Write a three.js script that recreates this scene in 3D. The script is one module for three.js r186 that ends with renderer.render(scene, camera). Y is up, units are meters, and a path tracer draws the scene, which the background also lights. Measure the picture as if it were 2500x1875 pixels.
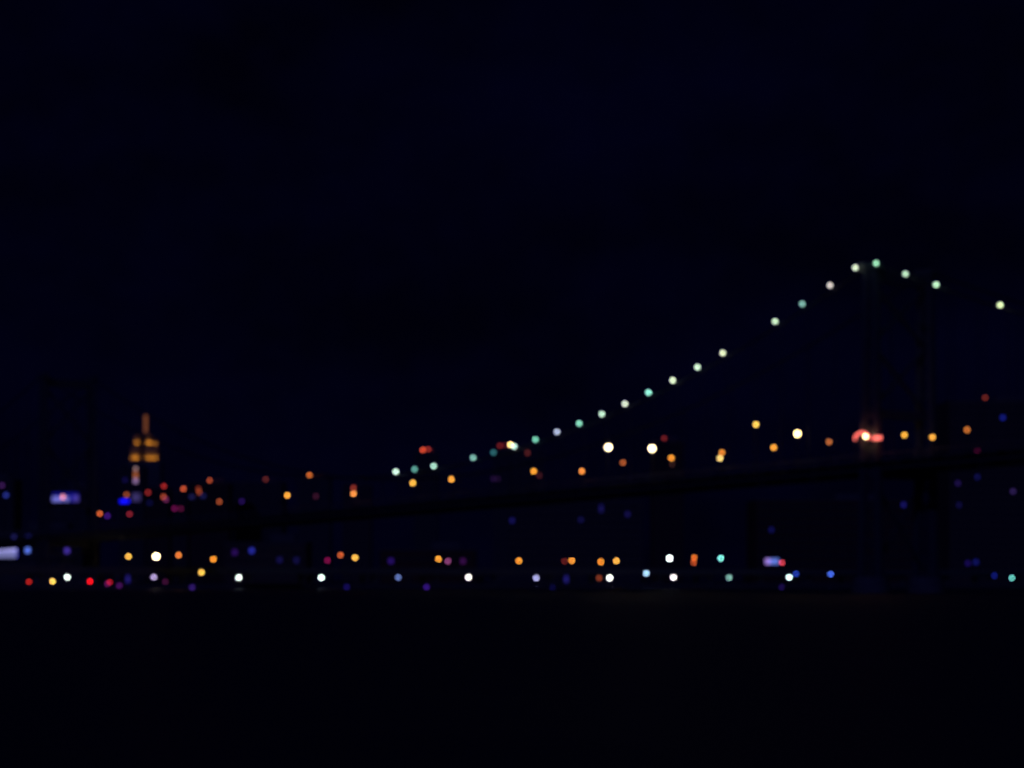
import * as THREE from 'three';
import { mergeGeometries } from 'three/addons/utils/BufferGeometryUtils.js';
import { createNoise3D, createNoise2D } from 'simplex-noise';

// ---------------------------------------------------------------- camera, sky, skyglow fill, exposure
const FOCAL = 5782, EYE = 2.6, HORIZON = 1415;          // focal length and horizon row, in pixels of a 2500 x 1875 frame
const scene = new THREE.Scene();
const camera = new THREE.PerspectiveCamera(2 * Math.atan(937.5 / FOCAL) * 180 / Math.PI, 4 / 3, 0.5, 20000);
camera.position.set(0, EYE, 0);
camera.lookAt(0, EYE, -100);
camera.setViewOffset(2500, 1875, 0, 937.5 - HORIZON, 2500, 1875);
camera.focus = 12;                                       // the lens is focused on the near water, everything beyond is out of focus
camera.userData.fStop = 2.3;
const BLUR = 2.94e-3;                                    // angle of the blur disc for far lights

const renderer = new THREE.WebGLRenderer({ antialias: true });
renderer.setSize(1024, 768);
renderer.toneMapping = THREE.LinearToneMapping;
renderer.toneMappingExposure = 1;
renderer.shadowMap.enabled = true;

function seeded(a) {
  return () => { a |= 0; a = a + 0x6D2B79F5 | 0; let t = Math.imul(a ^ a >>> 15, 1 | a); t = t + Math.imul(t ^ t >>> 7, 61 | t) ^ t; return ((t ^ t >>> 14) >>> 0) / 4294967296; };
}
const rnd = seeded(20240611);
const noise3 = createNoise3D(seeded(7)), noise2 = createNoise2D(seeded(11));

{ // night sky: deep blue with thin, barely lit cloud
  const W = 2048, H = 1024, data = new Float32Array(W * H * 4);
  for (let j = 0; j < H; j++) {
    const el = ((j + 0.5) / H - 0.5) * Math.PI, ce = Math.cos(el), se = Math.sin(el);
    for (let i = 0; i < W; i++) {
      const az = ((i + 0.5) / W) * 2 * Math.PI, x = ce * Math.cos(az), y = se, z = ce * Math.sin(az);
      let n = 0.6 * noise3(x * 4, y * 9, z * 4) + 0.35 * noise3(x * 13, y * 24, z * 13) + 0.22 * noise3(x * 45, y * 70, z * 45) + 0.16 * noise3(x * 110, y * 150, z * 110);
      const k = Math.max(0.3, 1 + 0.55 * n), o = (j * W + i) * 4;
      data[o] = 0.00030 * k; data[o + 1] = 0.00032 * k; data[o + 2] = 0.0045 * k; data[o + 3] = 1;
    }
  }
  const sky = new THREE.DataTexture(data, W, H, THREE.RGBAFormat, THREE.FloatType);
  sky.mapping = THREE.EquirectangularReflectionMapping; sky.magFilter = THREE.LinearFilter; sky.needsUpdate = true;
  scene.background = sky; scene.environment = sky;
}
const skyglow = new THREE.DirectionalLight(new THREE.Color(0.12, 0.14, 1), 0.095);  // not moonlight: fill added to stand for city glow behind the camera
skyglow.position.set(-200, 260, 600); skyglow.castShadow = true;
Object.assign(skyglow.shadow.camera, { left: -900, right: 900, top: 900, bottom: -900, near: 1, far: 3000 });
scene.add(skyglow);

// ---------------------------------------------------------------- helpers
const V = (x, y, z) => new THREE.Vector3(x, y, z);
const at = (px, py, depth) => V((px - 1250) / FOCAL * depth, EYE + (HORIZON - py) / FOCAL * depth, -depth);   // where a sight line meets a depth
const lin = c => { c /= 255; return c <= 0.04045 ? c / 12.92 : ((c + 0.055) / 1.055) ** 2.4; };
const taken = {};
const numbered = n => { const k = taken[n] = (taken[n] ?? -1) + 1; return k ? `${n}_${String(k).padStart(3, '0')}` : n; };
function thing(name, label, category, pos = V(0, 0, 0), group, turn = 0) {
  const o = new THREE.Group(); o.name = numbered(name); o.position.copy(pos); o.rotation.y = turn;
  o.userData = { label, category }; if (group) o.userData.group = group;
  scene.add(o); return o;
}
function part(parent, name, geo, mat, pos) {
  const m = new THREE.Mesh(geo, mat); m.name = name; if (pos) m.position.copy(pos);
  m.castShadow = m.receiveShadow = true; parent.add(m); return m;
}
function structure(name, geo, mat) {
  const m = new THREE.Mesh(geo, mat); m.name = name; m.userData.kind = 'structure'; m.castShadow = m.receiveShadow = true; scene.add(m); return m;
}
function box(w, h, d, x = 0, y = 0, z = 0) {             // box with uv in metres
  const g = new THREE.BoxGeometry(w, h, d), uv = g.attributes.uv, s = [[d, h], [d, h], [w, d], [w, d], [w, h], [w, h]];
  for (let i = 0; i < 24; i++) { const [a, b] = s[i >> 2]; uv.setXY(i, uv.getX(i) * a, uv.getY(i) * b); }
  return g.translate(x, y, z);
}
function bar(a, b, r, n = 6) {                           // round bar between two points
  const d = b.clone().sub(a), g = new THREE.CylinderGeometry(r, r, d.length(), n);
  g.applyQuaternion(new THREE.Quaternion().setFromUnitVectors(V(0, 1, 0), d.clone().normalize()));
  return g.translate((a.x + b.x) / 2, (a.y + b.y) / 2, (a.z + b.z) / 2);
}
function beam(a, b, w, h) {                              // rectangular beam between two points, upright
  const d = b.clone().sub(a), L = d.length(), g = box(w, h, L);
  const z = d.normalize(), x = V(0, 1, 0).cross(z); if (x.lengthSq() < 1e-6) x.set(1, 0, 0); x.normalize();
  g.applyMatrix4(new THREE.Matrix4().makeBasis(x, z.clone().cross(x), z));
  return g.translate((a.x + b.x) / 2, (a.y + b.y) / 2, (a.z + b.z) / 2);
}
const ORD = ['', 'first', 'second', 'third', 'fourth', 'fifth', 'sixth', 'seventh', 'eighth', 'ninth', 'tenth', 'eleventh', 'twelfth', 'thirteenth', 'fourteenth', 'fifteenth', 'sixteenth', 'seventeenth', 'eighteenth', 'nineteenth', 'twentieth'];

// ---------------------------------------------------------------- materials
function speckle(seed, low, high, fine, coarse) {        // grey grain and patches
  const S = 256, d = new Uint8Array(S * S * 4), n = createNoise3D(seeded(seed));
  for (let j = 0; j < S; j++) for (let i = 0; i < S; i++) {
    const a = i / S * 2 * Math.PI, b = j / S * 2 * Math.PI;
    const t = 0.5 + 0.22 * n(Math.cos(a) * coarse, Math.sin(a) * coarse + 5 * Math.cos(b), Math.sin(b) * coarse) + 0.28 * n(i * fine, j * fine, 3);
    const v = Math.max(0, Math.min(255, Math.round(255 * (low + (high - low) * Math.max(0, Math.min(1, t)))))), o = (j * S + i) * 4;
    d[o] = d[o + 1] = d[o + 2] = v; d[o + 3] = 255;
  }
  const t = new THREE.DataTexture(d, S, S); t.wrapS = t.wrapT = THREE.RepeatWrapping; t.magFilter = THREE.LinearFilter; t.needsUpdate = true;
  return t;
}
const rep = (t, m, srgb) => { const c = t.clone(); c.repeat.set(1 / m, 1 / m); if (srgb) c.colorSpace = THREE.SRGBColorSpace; c.needsUpdate = true; return c; };
const grainA = speckle(3, 0.72, 1, 0.35, 1.2), grainB = speckle(4, 0.6, 1, 0.12, 2);
const surf = (r, g, b, rough, t, m, metal = 0) => new THREE.MeshStandardMaterial({ color: new THREE.Color().setRGB(r, g, b), roughness: rough, metalness: metal, map: t ? rep(t, m, true) : null, bumpMap: t ? rep(t, m) : null, bumpScale: 0.02 });
const M = {
  steel: surf(0.19, 0.215, 0.235, 0.65, grainB, 6), darkSteel: surf(0.06, 0.065, 0.07, 0.55, grainA, 2, 0.3),
  granite: surf(0.33, 0.31, 0.28, 0.9, grainA, 5), asphalt: surf(0.05, 0.05, 0.05, 0.95, grainA, 3),
  concrete: surf(0.34, 0.33, 0.31, 0.9, grainB, 8), paving: surf(0.28, 0.27, 0.25, 0.9, grainA, 4), soil: surf(0.08, 0.075, 0.065, 0.95, grainB, 40),
  limestone: surf(0.42, 0.39, 0.34, 0.85, grainA, 9),
  walls: [surf(0.27, 0.13, 0.09, 0.9, grainA, 6), surf(0.33, 0.3, 0.26, 0.9, grainB, 10), surf(0.22, 0.2, 0.19, 0.85, grainA, 7), surf(0.36, 0.27, 0.2, 0.9, grainB, 8)],
  glass: new THREE.MeshPhysicalMaterial({ color: new THREE.Color().setRGB(0.09, 0.1, 0.11), roughness: 0.2 }),
  cable: surf(0.045, 0.045, 0.045, 0.8),
};
// light that leaves a lamp face so that, spread over its blur disc, it shows the colour rgb times boost
function glow(rgb, solidAngle, boost = 1) {
  const k = (Math.PI / 4 * BLUR * BLUR) / solidAngle * boost, c = rgb.map(lin), s = Math.max(...c) * k;
  return new THREE.MeshStandardMaterial({ color: new THREE.Color().setRGB(0.6, 0.6, 0.6), roughness: 0.5, emissive: new THREE.Color().setRGB(...c.map(v => v * k / s)), emissiveIntensity: s });
}
const disc = (d, depth) => Math.PI / 4 * (d / depth) ** 2, rect = (w, h, depth) => w * h / depth ** 2;

// ---------------------------------------------------------------- river
{
  const rows = 240, cols = 200, p = [], uv = [], ix = [];
  for (let j = 0; j <= rows; j++) {
    const D = -60 + 1500 * (j / rows) ** 3.2 * 1 + 60 * (j / rows);
    for (let i = 0; i <= cols; i++) {
      const s = (i / cols * 2 - 1), x = s * (120 + Math.max(0, D) * 0.55) + Math.sign(s) * Math.abs(s) ** 6 * 1500;
      const y = 0.10 * noise2(x * 0.09, D * 0.16) + 0.05 * noise2(x * 0.31 + 40, D * 0.5) + 0.02 * noise2(x * 1.1, D * 1.4 + 9);
      p.push(x, y, -D); uv.push(x, D);
      if (i < cols && j < rows) { const a = j * (cols + 1) + i; ix.push(a, a + 1, a + cols + 1, a + 1, a + cols + 2, a + cols + 1); }
    }
  }
  const g = new THREE.BufferGeometry(); g.setAttribute('position', new THREE.Float32BufferAttribute(p, 3)); g.setAttribute('uv', new THREE.Float32BufferAttribute(uv, 2)); g.setIndex(ix); g.computeVertexNormals();
  structure('river', g, new THREE.MeshPhysicalMaterial({ color: new THREE.Color().setRGB(0.05, 0.07, 0.085), roughness: 0.45, ior: 1.33, bumpMap: rep(grainB, 3), bumpScale: 0.12 }));
}

// ---------------------------------------------------------------- far shore: the bank runs away to the right
const bankAt = px => 1 / (1 / 640 + (px - 164) / (1926 - 164) * (1 / 780 - 1 / 640));      // depth of the quay edge along a sight line
const onBank = (px, back = 0) => { const D = bankAt(px); return V((px - 1250) / FOCAL * D, 0, -D).addScaledVector(inland, back); };
const inland = V(0, 0, 0);
const bankA = onBank(-700), bankB = onBank(3000), along = bankB.clone().sub(bankA).normalize();
inland.copy(V(0, 1, 0).cross(along)); if (inland.z > 0) inland.negate();
const bankTurn = Math.atan2(-along.z, along.x);
const QUAY = 1.25;
function bankStrip(from, to, y) {                        // flat strip that follows the quay
  const a = bankA.clone().addScaledVector(along, -400), b = bankB.clone().addScaledVector(along, 400), q = [a, b].map(v => [v.clone().addScaledVector(inland, from), v.clone().addScaledVector(inland, to)]);
  const g = new THREE.BufferGeometry(), L = a.distanceTo(b);
  g.setAttribute('position', new THREE.Float32BufferAttribute([q[0][0], q[1][0], q[1][1], q[0][1]].flatMap(v => [v.x, y, v.z]), 3));
  g.setAttribute('uv', new THREE.Float32BufferAttribute([0, 0, L, 0, L, to - from, 0, to - from], 2)); g.setIndex([0, 1, 2, 0, 2, 3]); g.computeVertexNormals(); return g;
}
structure('ground', bankStrip(0.3, 9000, QUAY), M.soil);
structure('promenade', bankStrip(0.3, 9, QUAY + 0.006), M.paving);
structure('road', bankStrip(13, 24, QUAY + 0.006), M.asphalt);
{
  const a = bankA.clone().addScaledVector(along, -400), b = bankB.clone().addScaledVector(along, 400);
  const w = structure('seawall', mergeGeometries([beam(a.clone().setY(QUAY / 2 - 0.6), b.clone().setY(QUAY / 2 - 0.6), 0.6, QUAY + 1.2 - 0.3), beam(a.clone().setY(QUAY + 0.02), b.clone().setY(QUAY + 0.02), 0.8, 0.34)]), M.granite);
  w.userData.kind = 'structure';
}
{ // elevated highway behind the promenade
  const t = thing('elevated_highway', 'long dark elevated highway along the far riverbank behind the white lamps', 'highway');
  const a = bankA.clone().addScaledVector(inland, 32), b = bankB.clone().addScaledVector(inland, 32), y = 5.2;
  part(t, 'road_deck', beam(a.clone().setY(y - 0.5), b.clone().setY(y - 0.5), 13, 1), M.concrete);
  for (const s of [-6.2, 6.2]) part(t, 'parapet', beam(a.clone().addScaledVector(inland, s).setY(y + 0.45), b.clone().addScaledVector(inland, s).setY(y + 0.45), 0.3, 0.9), M.concrete);
  const L = a.distanceTo(b), n = 26, cg = mergeGeometries([box(1, y - 1 - QUAY, 1, 0, (y - 1 - QUAY) / 2, -4), box(1, y - 1 - QUAY, 1, 0, (y - 1 - QUAY) / 2, 4), box(1.1, 0.5, 10.4, 0, y - 1.26 - QUAY, 0)]);
  for (let k = 0; k < n; k++) { const m = part(t, 'column', cg, M.concrete, a.clone().addScaledVector(along, (k + 0.5) * L / n).setY(QUAY)); m.rotation.y = bankTurn; }
}

// ---------------------------------------------------------------- suspension bridge: runs from far left to near right
const U = 560 / FOCAL;                                   // metres per pixel at the reference depth
const axis = V(48.147 * U, 0, 0.009852 * 560), STEP = axis.length(); axis.normalize();
const across = V(axis.z, 0, -axis.x);                     // towards the far side of the deck
const origin = V(-283.774 * U, 0, -560);
const bridgeTurn = Math.atan2(-axis.z, axis.x);
const NEAR = 1.5;                                         // the lamps hang on brackets this far outside the near cable
const place = (i, h, side = 0) => origin.clone().addScaledVector(axis, i * STEP).addScaledVector(across, side).setY(EYE + h * U);
const indexOf = px => { const q = px - 1250; return (q + 283.774) / (48.147 + 0.009852 * q); };
const WIDTH = 16, TOWER_R = 20.25, LOW = -1.73, TOWER_L = 2 * LOW - TOWER_R;
function cableHeight(i) {
  const main = k => 0.75139 * k * k + 2.59872 * k + 263.23;
  if (i > TOWER_R) { const k = i - TOWER_R; return main(TOWER_R) + 2 - 29.4 * k + 0.55 * k * k; }
  if (i < TOWER_L) { const k = TOWER_L - i; return main(TOWER_R) + 2 - 29.4 * k + 0.55 * k * k; }
  return main(i);
}
const roadHeight = i => 187 + 2.25 * i;
const bridge = thing('suspension_bridge', 'dark steel suspension bridge rising to a tower on the right', 'bridge');
{
  const I0 = -38, I1 = 36;
  const path = (f, side, y = 0) => { const c = []; for (let i = I0; i < I1; i++) c.push(place(i, f(i), side).add(V(0, y, 0))); return c; };
  const strip = (pts, w, h) => mergeGeometries(pts.slice(1).map((b, k) => beam(pts[k], b, w, h)));
  part(bridge, 'roadway', strip(path(roadHeight, NEAR + WIDTH / 2, -0.25), WIDTH - 1.6, 0.5), M.concrete);
  part(bridge, 'floor_beams', mergeGeometries(path(roadHeight, NEAR, -1.1).map(a => beam(a, a.clone().addScaledVector(across, WIDTH), 0.4, 1.1))), M.steel);
  part(bridge, 'walkway', strip(path(roadHeight, 0.4, -0.3), 2.0, 0.2), M.steel);
  for (const side of [NEAR, NEAR + WIDTH]) {
    const top = path(roadHeight, side, 1.2), low = path(roadHeight, side, -1.6), g = [strip(top, 0.4, 0.45), strip(low, 0.4, 0.5)];
    for (let k = 0; k < top.length - 1; k++) { g.push(beam(low[k], top[k], 0.25, 0.25), k % 2 ? beam(low[k], top[k + 1], 0.22, 0.22) : beam(top[k], low[k + 1], 0.22, 0.22)); }
    part(bridge, 'stiffening_truss', mergeGeometries(g), M.steel);
    const cp = []; for (let i = -37; i <= 35; i += 0.5) cp.push(place(i, Math.max(cableHeight(i) - 6, roadHeight(i) - 4), side));
    cp.push(place(TOWER_R, cableHeight(TOWER_R) - 6, side), place(TOWER_L, cableHeight(TOWER_L) - 6, side)); cp.sort((p, q) => p.x - q.x);
    part(bridge, 'main_cable', new THREE.TubeGeometry(new THREE.CatmullRomCurve3(cp), 260, 0.22, 6), M.cable);
    for (let i = -36; i <= 34; i++) {
      if (Math.abs(i - TOWER_R) < 0.6 || Math.abs(i - TOWER_L) < 0.6) continue;
      const a = place(i, roadHeight(i), side).add(V(0, 1.2, 0)), b = place(i, cableHeight(i) - 6, side);
      if (b.y - a.y > 0.5) part(bridge, 'suspender', bar(a, b, 0.06, 5), M.cable);
    }
  }
  for (const T of [TOWER_R, TOWER_L]) {
    const t = new THREE.Group(); t.name = 'tower'; bridge.add(t);
    const topY = place(T, cableHeight(T) - 6).y - 0.7, roadY = place(T, roadHeight(T)).y;
    const legs = [NEAR, NEAR + WIDTH].map(s => place(T, 0, s).setY(0));
    for (const p of legs) {
      const g = mergeGeometries([-1, 1].map(s => beam(p.clone().addScaledVector(axis, s * 2.2).setY(3), p.clone().addScaledVector(axis, s * 1.0).setY(topY), 1.1, 1.3)));
      part(t, 'leg', g, M.steel);
      const lace = []; for (let y = 4; y < topY - 3; y += 3.6) { const w = k => 2.2 - 1.2 * (k - 3) / (topY - 3); lace.push(beam(p.clone().addScaledVector(axis, -w(y)).setY(y), p.clone().addScaledVector(axis, w(y + 3.6)).setY(y + 3.6), 0.3, 0.3), beam(p.clone().addScaledVector(axis, w(y)).setY(y), p.clone().addScaledVector(axis, -w(y + 3.6)).setY(y + 3.6), 0.3, 0.3)); }
      part(t, 'lacing', mergeGeometries(lace), M.steel);
      const s = part(t, 'saddle', box(4.4, 1.4, 1.8), M.steel, p.clone().setY(topY + 0.3)); s.rotation.y = bridgeTurn;
      const q = part(t, 'pier', new THREE.CylinderGeometry(3.4, 3.8, 5, 20), M.granite, p.clone().setY(0.6));
    }
    const cross = (y, h) => part(t, 'cross_beam', beam(legs[0].clone().setY(y), legs[1].clone().setY(y), 1.4, h), M.steel);
    cross(topY - 1.5, 2.2); cross(roadY + 9, 1.6); cross(roadY - 2.6, 1.4);
    const brace = (y0, y1) => { for (const [p, q] of [[0, 1], [1, 0]]) part(t, 'brace', beam(legs[p].clone().setY(y0), legs[q].clone().setY(y1), 0.6, 0.6), M.steel); };
    brace(roadY + 9.8, (roadY + topY) / 2 + 4); brace((roadY + topY) / 2 + 4, topY - 2.6); brace(4, roadY - 3.2);
  }
}

// ---------------------------------------------------------------- lamps on the bridge
const LAMP = 0.62;
const globeGeo = d => new THREE.SphereGeometry(d / 2, 16, 12);
const globe = globeGeo(LAMP);
function cableLamp(i, rgb, label, boost = 1) {
  const p = place(i, cableHeight(i)), t = thing('cable_lamp', label, 'lamp', p, 'string of lamps along the bridge cable', bridgeTurn);
  part(t, 'globe', globe, glow(rgb, disc(LAMP, -p.z), boost));
  part(t, 'bracket', mergeGeometries([bar(V(0, -0.38, 0), V(0, -0.6, -NEAR), 0.05), new THREE.CylinderGeometry(0.16, 0.2, 0.1, 10).translate(0, -0.32, 0)]), M.darkSteel);
  return t;
}
const slope = [ // position along the cable (in lamp spacings), colour
  [19.89, [215, 230, 200]], [19, [205, 195, 190]], [18, [120, 170, 160]], [17, [200, 230, 195]], [15, [225, 235, 195]], [14, [210, 240, 210]], [13, [225, 240, 205]], [12, [150, 235, 215]],
  [11, [215, 225, 205]], [10, [190, 225, 200]], [9, [130, 205, 180]], [8, [170, 180, 210]], [7, [110, 190, 165]], [6, [190, 230, 220]], [5, [35, 90, 95]], [4, [120, 175, 165]], [2, [170, 220, 200]], [1, [85, 150, 140]], [0, [210, 245, 225]]];
const hue = ([r, g, b]) => (Math.max(r, g, b) < 110 ? 'dim ' : '') + (b > g + 15 && b > r ? 'bluish white' : g > r + 45 ? 'green' : g > r + 25 ? 'pale green' : g < r ? 'pinkish white' : 'greenish white');
slope.forEach(([i, c], k) => cableLamp(i, c, k === slope.length - 1 ? 'greenish white cable lamp, lowest of the string at the bridge middle' : `${hue(c)} cable lamp, ${ORD[k + 1]} going left down the cable from the tower top`));
[[20.61, [150, 215, 175], 'pale green lamp at the very top of the bridge cable, highest of all'], [21.6, [180, 215, 185], 'greenish lamp, first to the right below the highest cable lamp'], [22.61, [190, 235, 195], 'greenish lamp, second to the right below the highest cable lamp'], [24.64, [230, 250, 190], 'yellowish green cable lamp nearest the right edge, past a gap']].forEach(a => cableLamp(...a));

function poleLamp(name, foot, head, rgb, label, category, group, { d = LAMP, boost = 1, arm = V(0, 0, 0), shade = true } = {}) {
  const t = thing(name, label, category, foot, group), h = head.clone().sub(foot), depth = -head.z, top = h.clone().sub(arm);
  part(t, 'post', mergeGeometries([bar(V(0, 0, 0), V(top.x, top.y + (arm.lengthSq() ? 0.25 : -d / 2), top.z), 0.08), new THREE.CylinderGeometry(0.16, 0.2, 0.5, 8).translate(0, 0.25, 0)]), M.darkSteel);
  if (arm.lengthSq()) part(t, 'arm', bar(top.clone().add(V(0, 0.25, 0)), h.clone().add(V(0, d / 2 + 0.06, 0)), 0.05), M.darkSteel);
  part(t, 'globe', d === LAMP ? globe : globeGeo(d), glow(rgb, disc(d, depth), boost), h);
  if (shade) part(t, 'cap', new THREE.CylinderGeometry(0.12, d * 0.4, 0.14, 12), M.darkSteel, h.clone().add(V(0, d / 2 + 0.01, 0)));
  if (boost > 4) { const l = new THREE.PointLight(new THREE.Color().setRGB(...rgb.map(lin)), 0.4); l.position.copy(h).add(V(0, -d / 2 - 0.3, 0)); l.castShadow = true; l.shadow.radius = 10; t.add(l); }
  return t;
}
function deckLamp(px, py, rgb, label, opt) {
  const i = indexOf(px), p = place(i, 0, 0), head = at(px, py, -p.z);
  head.x = p.x;
  return poleLamp('bridge_lamp', p.setY(place(i, roadHeight(i)).y - 0.2), head, rgb, label, 'lamp', 'lamps standing along the bridge deck', opt);
}
const WHITE_HOT = { boost: 6.5, d: 1.0 };
[
  [243.6, 1253.8, [190, 85, 40], 'orange lamp on the bridge deck, leftmost, below the skyscraper'],
  [262.6, 1259.5, [50, 15, 100], 'dim purple deck light right of the leftmost orange deck lamp'],
  [316, 1255, [110, 25, 35], 'dark red deck light below the vivid blue sign'],
  [535.4, 1224.7, [135, 60, 30], 'dull orange lamp on the bridge deck, second from the left'],
  [701.2, 1209, [250, 165, 60], 'bright orange lamp on the bridge deck, third from the left'],
  [862.9, 1205, [250, 150, 70], 'bright orange deck lamp with a dim red light just above it'],
  [1007.6, 1179, [255, 185, 70], 'yellow orange deck lamp under the low end of the cable lamps'],
  [1101.8, 1170, [255, 165, 60], 'orange deck lamp, next right of the one under the lowest cable lamps'],
  [1302.8, 1150.3, [255, 165, 50], 'orange deck lamp with a faint red light at its lower right'],
  [1420.3, 1150.3, [250, 145, 60], 'orange deck lamp lower left of the first big white light'],
  [1520.8, 1129.4, [155, 75, 30], 'dull brownish orange deck lamp between the two big white lights'],
  [1638.9, 1118, [250, 155, 50], 'orange deck lamp lower right of the second big white light'],
  [1757.5, 1118.6, [255, 215, 125], 'pale yellow deck lamp, lower of a touching pair'],
  [1762.5, 1104.7, [220, 130, 40], 'orange deck lamp, upper of a touching pair'],
  [1888.9, 1092.4, [255, 165, 55], 'orange deck lamp lower left of the third big white light'],
  [2024, 1078.7, [175, 95, 45], 'dull orange deck lamp left of the pink arch'],
  [2208, 1062, [255, 180, 60], 'orange deck lamp, first to the right of the pink arch'],
  [2276.5, 1067.3, [255, 175, 65], 'orange deck lamp, second to the right of the pink arch'],
  [2361, 1049.3, [190, 105, 40], 'dull orange deck lamp, rightmost on the bridge'],
  [1246.2, 1085.8, [255, 215, 130], 'yellow white deck light overlapping a cable lamp', { boost: 1.6 }],
  [1485.4, 1092, [255, 226, 175], 'big white hot deck light, leftmost of the three big white ones on the bridge', WHITE_HOT],
  [1591.8, 1094.9, [255, 226, 175], 'big white hot deck light, middle of the three big white ones on the bridge', WHITE_HOT],
  [1845.6, 1036, [255, 200, 85], 'yellow deck light standing higher than all other orange deck lamps', { boost: 1.2 }],
  [1946.8, 1058.8, [255, 220, 150], 'big white deck light, rightmost of the three big white ones on the bridge', { boost: 5, d: 0.9 }],
  [2114, 1065, [255, 225, 160], 'white hot deck light in front of the pink arch', { boost: 3.2, d: 0.7 }],
].forEach(a => deckLamp(...a));

{ // glowing tubes added in place of lamp-lit tower steel, on the deck's near edge
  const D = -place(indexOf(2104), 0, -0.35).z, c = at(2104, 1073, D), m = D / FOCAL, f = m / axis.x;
  const t = thing('standin_arch', 'added pink glowing arch and short bar standing in for lamp lit tower steel around the white deck light', 'glow stand-in', c, undefined, bridgeTurn);
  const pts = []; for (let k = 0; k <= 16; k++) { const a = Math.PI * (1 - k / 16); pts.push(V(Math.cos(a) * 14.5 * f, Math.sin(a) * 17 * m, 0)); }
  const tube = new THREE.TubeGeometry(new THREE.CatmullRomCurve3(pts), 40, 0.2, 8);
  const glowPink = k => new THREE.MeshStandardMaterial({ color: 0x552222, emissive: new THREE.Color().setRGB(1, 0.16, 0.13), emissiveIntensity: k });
  part(t, 'arch_glow', tube, glowPink(2.2));
  part(t, 'bar_glow', bar(V(24 * f, 1.5 * m, 0), V(39 * f, 1.5 * m, 0), 0.34, 8), glowPink(2.3));
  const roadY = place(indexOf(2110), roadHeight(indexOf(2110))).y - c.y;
  for (const x of [-14.5, 14.5, 30]) part(t, 'post', bar(V(x * f, roadY, -0.1), V(x * f, 0, -0.1), 0.08), M.darkSteel);  // posts added to carry the glowing stand-in
}

// ---------------------------------------------------------------- lamps along the far bank
const UPPER = 32 - 5.6;                                  // lamps stand on the near parapet of the highway
function highwayLamp(px, py, rgb, label, opt = {}) {
  const foot = sightOnBank(px, UPPER).setY(6.1), head = at(px, py, -foot.z); head.x = foot.x;
  return poleLamp('highway_lamp', foot, head, rgb, label, 'lamp', 'lamps along the elevated highway', { d: 0.7, ...opt });
}
function sightOnBank(px, back) { // where the sight line of px meets a line parallel to the quay
  const s = V((px - 1250) / FOCAL, 0, -1), o = bankA.clone().addScaledVector(inland, back);
  const k = (o.x * along.z - o.z * along.x) / (s.x * along.z - s.z * along.x);
  return s.multiplyScalar(k);
}
[
  [313.3, 1358.5, [255, 190, 80], 'yellow orange highway lamp left of the big white hot one'],
  [381.3, 1358.5, [255, 226, 175], 'big white hot highway lamp below the skyscraper', { boost: 6.5, d: 1.2 }],
  [436.1, 1355.2, [230, 125, 55], 'orange highway lamp right of the big white hot one'],
  [520.8, 1364.9, [250, 150, 45], 'orange highway lamp above and right of a yellow lamp'],
  [491.9, 1397.5, [255, 195, 85], 'yellow lamp set lower than its row, below two orange lamps'],
  [831.3, 1355, [190, 85, 40], 'reddish orange highway lamp, left of a close yellow one'],
  [866.8, 1361.4, [255, 190, 80], 'yellow highway lamp, right of a close reddish one'],
  [1070.2, 1364.8, [255, 165, 55], 'orange highway lamp touching a pinkish purple light'],
  [1266.8, 1369, [250, 155, 50], 'orange highway lamp alone in the middle of the row'],
  [1378, 1370, [90, 25, 20], 'dark red highway lamp touching an orange one'],
  [1396, 1369, [250, 155, 55], 'orange highway lamp touching a dark red one'],
  [1466.8, 1371.5, [245, 145, 45], 'orange highway lamp, left of the last yellow orange one'],
  [1504.7, 1369, [255, 180, 75], 'yellow orange highway lamp, last before the white cyan one'],
  [1634.7, 1363, [235, 255, 255], 'big white highway lamp with a cyan rim', { boost: 2.6, d: 0.9 }],
  [1695, 1361.4, [215, 105, 35], 'orange highway lamp, upper of an overlapping pair'],
  [1693.4, 1373.4, [170, 65, 25], 'dull red orange highway lamp, lower of an overlapping pair'],
  [1759.5, 1363, [130, 235, 225], 'cyan green highway lamp, rightmost of the row'],
  [799.3, 1368, [110, 10, 60], 'small magenta highway light left of a reddish lamp'],
  [1093.4, 1370, [130, 60, 110], 'pinkish purple highway light touching an orange lamp'],
  [1909, 1373.4, [195, 55, 70], 'red light at the right end of the lavender sign'],
].forEach(a => { if (a[1] > 1390) { const foot = sightOnBank(a[0], 11).setY(QUAY), head = at(a[0], a[1], -foot.z); poleLamp('promenade_lamp', foot, head, a[2], a[3], 'lamp', 'lamps along the riverside promenade', { d: 0.7 }); } else highwayLamp(...a); });

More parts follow.
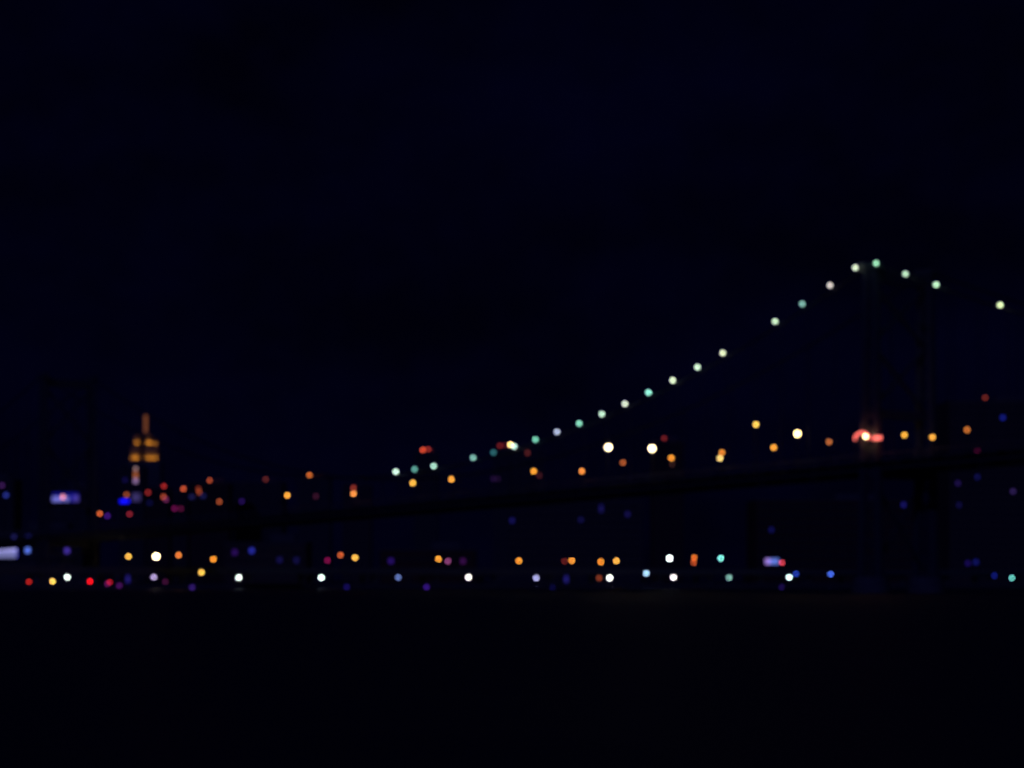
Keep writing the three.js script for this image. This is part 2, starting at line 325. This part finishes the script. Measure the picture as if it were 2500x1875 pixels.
function promenadeLamp(px, py, rgb, label, opt = {}) {
  const foot = sightOnBank(px, 2).setY(QUAY), head = at(px, py, -foot.z); head.x = foot.x;
  return poleLamp('promenade_lamp', foot, head, rgb, label, 'lamp', 'lamps along the riverside promenade', { d: 0.7, ...opt });
}
[
  [164.2, 1409, [235, 255, 245], 'white promenade lamp, leftmost, beside a yellow light', { boost: 1.5 }],
  [375.6, 1409, [170, 150, 200], 'lavender promenade lamp, second from the left, under the white hot lamp'],
  [582.8, 1410, [235, 255, 250], 'cyan white promenade lamp, third from the left', { boost: 1.6 }],
  [784.5, 1410, [225, 255, 245], 'cyan white promenade lamp, fourth from the left', { boost: 1.6 }],
  [972.4, 1409.4, [90, 110, 170], 'dull blue grey promenade lamp, fifth from the left'],
  [1144, 1409.4, [255, 250, 245], 'white promenade lamp, sixth from the left', { boost: 1.6 }],
  [1309.2, 1411, [165, 165, 220], 'lavender promenade lamp, seventh from the left'],
  [1462.4, 1411, [110, 45, 20], 'dull brown promenade lamp left of a white one'],
  [1488.6, 1411, [250, 255, 245], 'white promenade lamp right of a dull brown one', { boost: 1.9 }],
  [1577.8, 1399.6, [170, 215, 250], 'light blue promenade lamp standing above its row'],
  [1644.6, 1409.4, [250, 240, 245], 'pinkish white promenade lamp below the big cyan rimmed one', { boost: 1.4 }],
  [1780.4, 1410, [115, 165, 155], 'dull green promenade lamp below the cyan green highway lamp'],
  [1926.6, 1409.4, [215, 255, 250], 'cyan white promenade lamp touching a blue one', { boost: 1.5 }],
  [1943.3, 1401, [30, 55, 160], 'dark blue promenade lamp touching a cyan white one'],
  [2028, 1401.5, [65, 100, 215], 'blue promenade lamp, last before the dark bridge tower'],
  [2470.6, 1411, [95, 190, 180], 'cyan promenade lamp at the right edge'],
  [2427.5, 1405.4, [10, 18, 95], 'faint dark blue promenade lamp left of the cyan one'],
].forEach(a => promenadeLamp(...a));

function beacon(px, py, rgb, label, d = 0.55, back = 1) {
  const foot = sightOnBank(px, back).setY(QUAY), head = at(px, py, -foot.z); head.x = foot.x;
  if (head.y < QUAY + d / 2 + 0.06) { foot.addScaledVector(inland, -back - 0.38).setY(Math.min(QUAY - 0.3, head.y - 0.55)); head.z = foot.z; head.x = foot.x; }
  return poleLamp('beacon_lamp', foot, head, rgb, label, 'beacon', 'small coloured lamps low on the quay', { d, shade: false });
}
[
  [70.6, 1420, [150, 25, 20], 'red lamp low on the quay, leftmost'],
  [128.2, 1419, [255, 205, 95], 'yellow lamp low on the quay beside the leftmost white lamp'],
  [219.7, 1419, [235, 15, 25], 'brightest pure red lamp low on the quay'],
  [268, 1421.8, [150, 15, 15], 'dark red lamp on the quay touching a purple one'],
  [257.3, 1425.6, [75, 15, 70], 'purple lamp on the quay touching a dark red one'],
  [286.3, 1430, [55, 12, 70], 'dim purple lamp on the quay right of a dark red one'],
  [403.5, 1420, [50, 10, 40], 'very dim red lamp on the quay right of the lavender lamp'],
  [464, 1434, [40, 20, 90], 'dim purple lamp at the water edge below a yellow lamp'],
  [840.8, 1433, [15, 8, 70], 'faint blue lamp at the water edge left of a grey blue lamp'],
  [1035.4, 1433, [40, 15, 100], 'dim purple lamp at the water edge right of a grey blue lamp'],
  [1343.4, 1436, [12, 10, 70], 'faint blue lamp at the water edge right of a lavender lamp'],
  [1902, 1434, [25, 10, 70], 'faint purple lamp at the water edge lower left of a cyan lamp'],
].forEach(a => beacon(...a));

// ---------------------------------------------------------------- buildings: [left, right, top, depth, wall, label, windows, roof lamps]
const facing = (b, px, py, depth) => at(px, py, depth).sub(b.position);
function building(x0, x1, top, depth, wall, label, windows = [], roof = [], floors = 3.4) {
  const a = at(x0, top, depth), c = at(x1, top, depth), w = c.x - a.x, h = a.y - QUAY, dp = Math.min(40, Math.max(14, w * 0.8));
  const b = thing('building', label, 'building', V((a.x + c.x) / 2, QUAY, -depth), 'dark buildings beyond the river');
  part(b, 'wall', box(w, h, dp, 0, h / 2, -dp / 2), M.walls[wall]);
  const rf = part(b, 'roof', mergeGeometries([box(w + 0.6, 0.5, dp + 0.6, 0, h + 0.25, -dp / 2), box(w * 0.3, 3, dp * 0.3, w * 0.18, h + 2, -dp * 0.55)]), M.concrete);
  const n = Math.max(2, Math.floor((h - 4) / floors)), band = box(w - 2.4, 1.5, 0.3);
  for (let k = 0; k < n && k < 40; k++) part(b, 'window_band', band, M.glass, V(0, 3.4 + (k + 0.4) * (h - 4) / n, 0.05));
  part(b, 'door', box(2.4, 2.8, 0.4, -w * 0.2, 1.4, 0.02), M.glass);
  const pieces = Math.max(2, Math.round(w / 6)), pier = box(0.5, h - 1, 0.5);
  for (let k = 0; k <= pieces; k++) part(b, 'pier', pier, M.walls[wall], V(-w / 2 + 0.6 + k * (w - 1.2) / pieces, h / 2 - 0.5, 0.12));
  for (const [px, py, rgb, ww = 1.4, hh = 1.6, boost = 1] of windows) {
    const p = facing(b, px, py, depth); p.z = 0.5;
    part(b, 'lit_window', box(ww, hh, 0.16), glow(rgb, rect(ww, hh, depth), 0.8 * boost * Math.max(1, ww * hh / depth ** 2 / (BLUR * BLUR) / 0.785)), p);
    part(b, 'window_frame', mergeGeometries([box(ww + 0.3, 0.15, 0.3, 0, hh / 2 + 0.08), box(ww + 0.3, 0.15, 0.34, 0, -hh / 2 - 0.08), box(0.15, hh, 0.3, ww / 2 + 0.08), box(0.15, hh, 0.3, -ww / 2 - 0.08)]), M.concrete, p);
  }
  for (const [px, py, rgb, d = 1.3] of roof) {
    const p = facing(b, px, py, depth - 1.2); p.z = 1.2 - 1.2 - 0.3;
    const mast = part(b, 'roof_lamp_mast', bar(V(0, h + 0.3 - p.y, 0), V(0, -d / 2, 0), 0.14), M.darkSteel, p);
    part(b, 'roof_lamp', globeGeo(d), glow(rgb, disc(d, depth), 0.82), p);
  }
  return b;
}
building(-90, 34, 1172, 1300, 2, 'dark block at the left edge above with a purple and a blue window', [[5.7, 1185, [50, 20, 70]], [15.2, 1209, [35, 45, 130]]]);
building(98, 222, 1190, 1250, 1, 'dark block carrying the long blue and white sign', []);
building(290, 352, 1138, 2600, 2, 'slim dark tower below the skyscraper crown with stacked windows', [[331.3, 1144.6, [108, 85, 85], 2.6, 3], [331.3, 1156, [110, 52, 15], 4, 6], [331.3, 1163, [110, 62, 25], 4, 4], [331.3, 1174, [125, 98, 140], 4, 5], [305.7, 1172, [10, 5, 50], 3, 3], [309, 1208, [150, 70, 35], 3, 3], [333.2, 1214, [62, 52, 105], 9, 9]], [], 4);  // widest lit_window is a glow put there for a lit stretch of facade
building(354, 414, 1192, 1900, 0, 'dark block with red windows and a red roof lamp, right of the skyscraper', [[361.7, 1202.5, [125, 30, 25], 2, 2], [399.3, 1212.6, [150, 60, 30], 2, 2], [405.4, 1219.6, [95, 30, 75], 2, 2], [365.5, 1228, [5, 5, 40], 3, 2]], [[399.3, 1186.8, [140, 30, 25], 1.8]]);
building(419, 458, 1200, 1700, 3, 'narrow block with two magenta windows and an orange roof lamp', [[426.3, 1241.8, [90, 10, 60], 1.7, 1.7], [441.5, 1241.8, [70, 10, 40], 1.7, 1.7]], [[446.8, 1193, [185, 75, 40], 1.6]]);
building(462, 560, 1180, 1600, 0, 'wide dark block with an upright orange window and orange roof lamp', [[484.5, 1194, [95, 32, 10], 1.6, 2.4], [486.5, 1201, [120, 48, 12], 1.6, 2.4], [469, 1213, [22, 22, 62], 3, 2], [495.6, 1211, [18, 20, 62], 3, 2]], [[511.1, 1172.5, [150, 60, 30], 1.6]]);
building(572, 690, 1178, 1650, 2, 'dark block with a faint purple window and dark orange roof lamp', [[590.5, 1224, [30, 10, 70]]], [[648, 1170, [85, 30, 25], 1.6]]);
building(728, 806, 1168, 1500, 1, 'dark block with an orange roof lamp left of the lowest cable lamp', [[771.2, 1211.7, [50, 15, 30]]], [[755, 1160, [200, 100, 40], 1.5]]);
building(836, 905, 1183, 1350, 3, 'dark block behind the deck lamp that has a dim red window above', [[862.9, 1191.8, [135, 45, 30]]]);
building(1012, 1068, 1106, 1500, 2, 'slim dark tower with two touching red roof lamps', [], [[1031.9, 1098, [205, 70, 40], 1.5], [1045.2, 1096.5, [130, 35, 25], 1.5]]);
building(1202, 1330, 1096, 1400, 1, 'wide dark tower with two dark red roof lamps behind the cable lamps', [[1288, 1105.7, [75, 25, 18]], [1204, 1169, [25, 8, 38], 1.4, 1.6], [1216, 1169, [24, 8, 34], 1.4, 1.6], [1317, 1160.8, [60, 20, 18], 1.4, 1.6]], [[1220.2, 1087.7, [95, 22, 18], 1.4], [1233, 1086.7, [60, 12, 12], 1.4]]);
building(1592, 1668, 1079, 1450, 0, 'slim dark tower with a single dark red roof lamp', [[1640, 1133, [55, 30, 18]]], [[1621.8, 1069.6, [100, 25, 22], 1.5]]);
building(1236, 1570, 1222, 1020, 2, 'long dark apartment block with faint blue windows under the bridge', [[1250.3, 1271, [15, 12, 70]], [1467.7, 1238, [11, 8, 55]], [1467.7, 1246, [11, 8, 50]], [1532, 1255.6, [15, 10, 60]], [1418, 1269, [10, 8, 50]]]);
building(1845, 2235, 1222, 1040, 0, 'long dark apartment block behind the bridge tower with two faint windows', [[1883, 1293.6, [8, 8, 60]], [2205.5, 1232.5, [18, 15, 85]]]);
building(2318, 2560, 980, 1150, 3, 'tall dark slab at the right edge with a red roof lamp and faint windows', [[2447.8, 1019.7, [15, 22, 110]], [2385.7, 1103.8, [100, 8, 60]], [2385.7, 1164.6, [10, 10, 60]], [2338, 1179.7, [25, 12, 60]], [2472.6, 1199.7, [40, 25, 70]], [2341, 1233, [9, 6, 45]], [2382, 1372.4, [12, 15, 85], 1.8, 1.8], [2362.6, 1375, [18, 5, 70]]], [[2406.6, 970.5, [120, 40, 25], 1.3]]);
building(-120, 200, 1298, 830, 1, 'low waterfront block at the left edge carrying the bright white sign', [[35.5, 1312, [40, 38, 110]], [69.7, 1312, [25, 25, 90]], [68.4, 1343.4, [90, 120, 230]], [164.6, 1344.5, [65, 45, 150]]]);
building(548, 748, 1326, 860, 3, 'low waterfront block with a blue and a purple window, left of middle', [[573.5, 1348.5, [40, 8, 80]], [615, 1344.3, [35, 40, 150]], [683, 1367, [13, 9, 58]], [724, 1368, [12, 9, 55]]]);
building(928, 1160, 1344, 880, 0, 'low waterfront block in the middle with faint purple windows', [[954.7, 1369.6, [35, 10, 90]], [1130.4, 1370, [50, 8, 60]]]);

// ---------------------------------------------------------------- lit signs
function sign(px0, px1, py0, py1, depth, label, panels, foot) {
  const a = at(px0, py1, depth), b = at(px1, py0, depth), c = a.clone().add(b).multiplyScalar(0.5), w = b.x - a.x, h = b.y - a.y;
  const t = thing('lit_sign', label, 'sign', V(c.x, a.y, -depth), 'lit signs beyond the river');
  part(t, 'frame', box(w + 0.5, h + 0.5, 0.3, 0, h / 2, -0.4), M.darkSteel);
  if (foot) for (const s of [-0.35, 0.35]) part(t, 'post', box(0.3, a.y - QUAY, 0.3, s * w, (QUAY - a.y) / 2 - 0.26, -0.4), M.darkSteel);
  for (const [x0, x1, y0, y1, rgb, k = 1] of panels) {
    const p = at((x0 + x1) / 2, (y0 + y1) / 2, depth), pw = (x1 - x0) / FOCAL * depth, ph = (y1 - y0) / FOCAL * depth, q = rgb.map(lin), s = Math.max(...q);
    part(t, 'sign_panel', box(pw, ph, 0.2), new THREE.MeshStandardMaterial({ color: 0x333333, roughness: 0.4, emissive: new THREE.Color().setRGB(...q.map(v => v / s)), emissiveIntensity: s * k }), p.sub(t.position).setZ(-0.1));
  }
  return t;
}
sign(126, 192, 1203, 1226, 1248, 'long blue and white lit sign with a pink spot, far left', [[126, 150, 1212, 1225, [110, 110, 205], 1.1], [158.5, 168, 1212, 1225, [110, 110, 200], 1], [150.4, 158.2, 1209, 1218, [235, 140, 150], 3], [150.4, 158.2, 1218.3, 1225, [90, 90, 190]], [126, 191.5, 1203, 1208.7, [18, 18, 130], 1], [180, 191.5, 1209, 1225, [75, 62, 165], 1.1], [168.3, 179.7, 1209, 1225, [25, 25, 130]]]);
sign(-14, 42, 1329, 1363, 828, 'bright bluish white square sign at the left edge above the water', [[-14, 40, 1329, 1346, [170, 168, 245], 1.15], [-14, 40, 1346.3, 1362, [110, 112, 165], 1.1], [40.2, 42, 1329, 1362, [10, 10, 200]]]);
sign(293, 315, 1219, 1228, 1240, 'vivid pure blue lit sign under the skyscraper', [[293, 314.5, 1219.5, 1228, [14, 14, 255], 1.9]], true);
sign(1869, 1901, 1364, 1377, 870, 'short lavender lit sign near the bridge tower foot', [[1869, 1880, 1364, 1377, [165, 130, 225], 1.25], [1880.2, 1901, 1364, 1377, [95, 120, 215], 1.2]], true);
function shelter(px, py, h, label) {
  const foot = sightOnBank(px, 6).setY(QUAY), t = thing('shelter', label, 'shelter', foot, 'small shelters on the quay', bankTurn);
  part(t, 'roof', box(5, 0.2, 2.4, 0, 2.7, 0), M.darkSteel);
  for (const s of [-2.3, 2.3]) part(t, 'post', box(0.14, 2.6, 0.14, s, 1.3, 0.9), M.darkSteel);
  part(t, 'back_wall', box(4.6, 2.4, 0.12, 0, 1.3, -0.9), M.glass);
  part(t, 'light_panel', box(0.9, h, 0.1, 0, 1.5, -0.78), glow([18, 14, 80], rect(0.9, h, -foot.z), 1.5));
}
shelter(315, 1424, 1.9, 'small shelter on the quay with a faint blue panel, left');
shelter(1386, 1416, 1.9, 'small shelter on the quay with a faint blue panel, middle');

// ---------------------------------------------------------------- skyscraper with floodlit crown
{
  const D = 5200, c = at(350.5, HORIZON, D), s = thing('skyscraper', 'tall stepped skyscraper with amber floodlit crown, far left', 'skyscraper', V(c.x, QUAY, -D));
  const tier = (x0, x1, y0, y1, z0, z1) => box(x1 - x0, y1 - y0, z1 - z0, (x0 + x1) / 2, (y0 + y1) / 2, (z0 + z1) / 2);
  part(s, 'wall', mergeGeometries([tier(-62, 62, 0, 24, -60, 4), tier(-48, 48, 24, 90, -52, -1)]), M.limestone);
  part(s, 'shaft', mergeGeometries([tier(-36, -9, 90, 263, -48, -3), tier(0, 36, 90, 263, -48, -3), tier(-9, 0, 90, 263, -48, -9)]), M.limestone);
  part(s, 'upper_shaft', mergeGeometries([tier(-31, -8.5, 263, 296, -44, -12), tier(-1, 31, 263, 296, -44, -12), tier(-8.5, -1, 263, 296, -44, -34)]), M.limestone);
  part(s, 'crown', mergeGeometries([tier(-24, -12, 296, 320, -40, -20), tier(1, 16, 296, 320, -40, -20), tier(16, 27, 296, 311, -40, -22), tier(-12, 1, 296, 322, -44, -38)]), M.limestone);
  for (let k = 0; k < 14; k++) part(s, 'window_band', tier(-34, 34, 96 + k * 11, 99 + k * 11, -3.2, -2.7), M.glass);
  const mast = part(s, 'mast', mergeGeometries([new THREE.CylinderGeometry(5, 6.5, 46, 16).translate(1, 341, -30), new THREE.CylinderGeometry(1.5, 5, 9, 16).translate(1, 368.5, -30), new THREE.CylinderGeometry(0.5, 1.2, 62, 8).translate(1, 404, -30)]), M.limestone);
  const k = glow([74, 38, 7], rect(5, 5, D), (BLUR * D / 5) ** -1 * 1.1);
  for (const x of [-1.7, 1, 3.7]) part(mast, 'lit_window', tier(x - 0.9, x + 0.9, 326, 364, -25, -23.2), k);
  const flood = (x0, x1, y, zWall, e) => {
    const l = new THREE.RectAreaLight(new THREE.Color().setRGB(1, 0.36, 0.022), e, x1 - x0, 2);
    l.position.set((x0 + x1) / 2, y, zWall + 3.2); s.add(l); l.updateMatrixWorld(true);
    l.lookAt(l.getWorldPosition(V(0, 0, 0)).add(V(0, 3.2, -3.2)));
    part(s, 'floodlight', box(x1 - x0, 1.2, 0.8, (x0 + x1) / 2, y - 1.4, zWall + 3.6), M.darkSteel);
  };
  flood(-28, -13, 267, -12, 16); flood(4, 28, 267, -12, 12.5);
  flood(-21, -15, 301, -20, 24); flood(5, 13, 301, -20, 24); flood(20, 25, 299, -22, 14);
}

renderer.render(scene, camera);
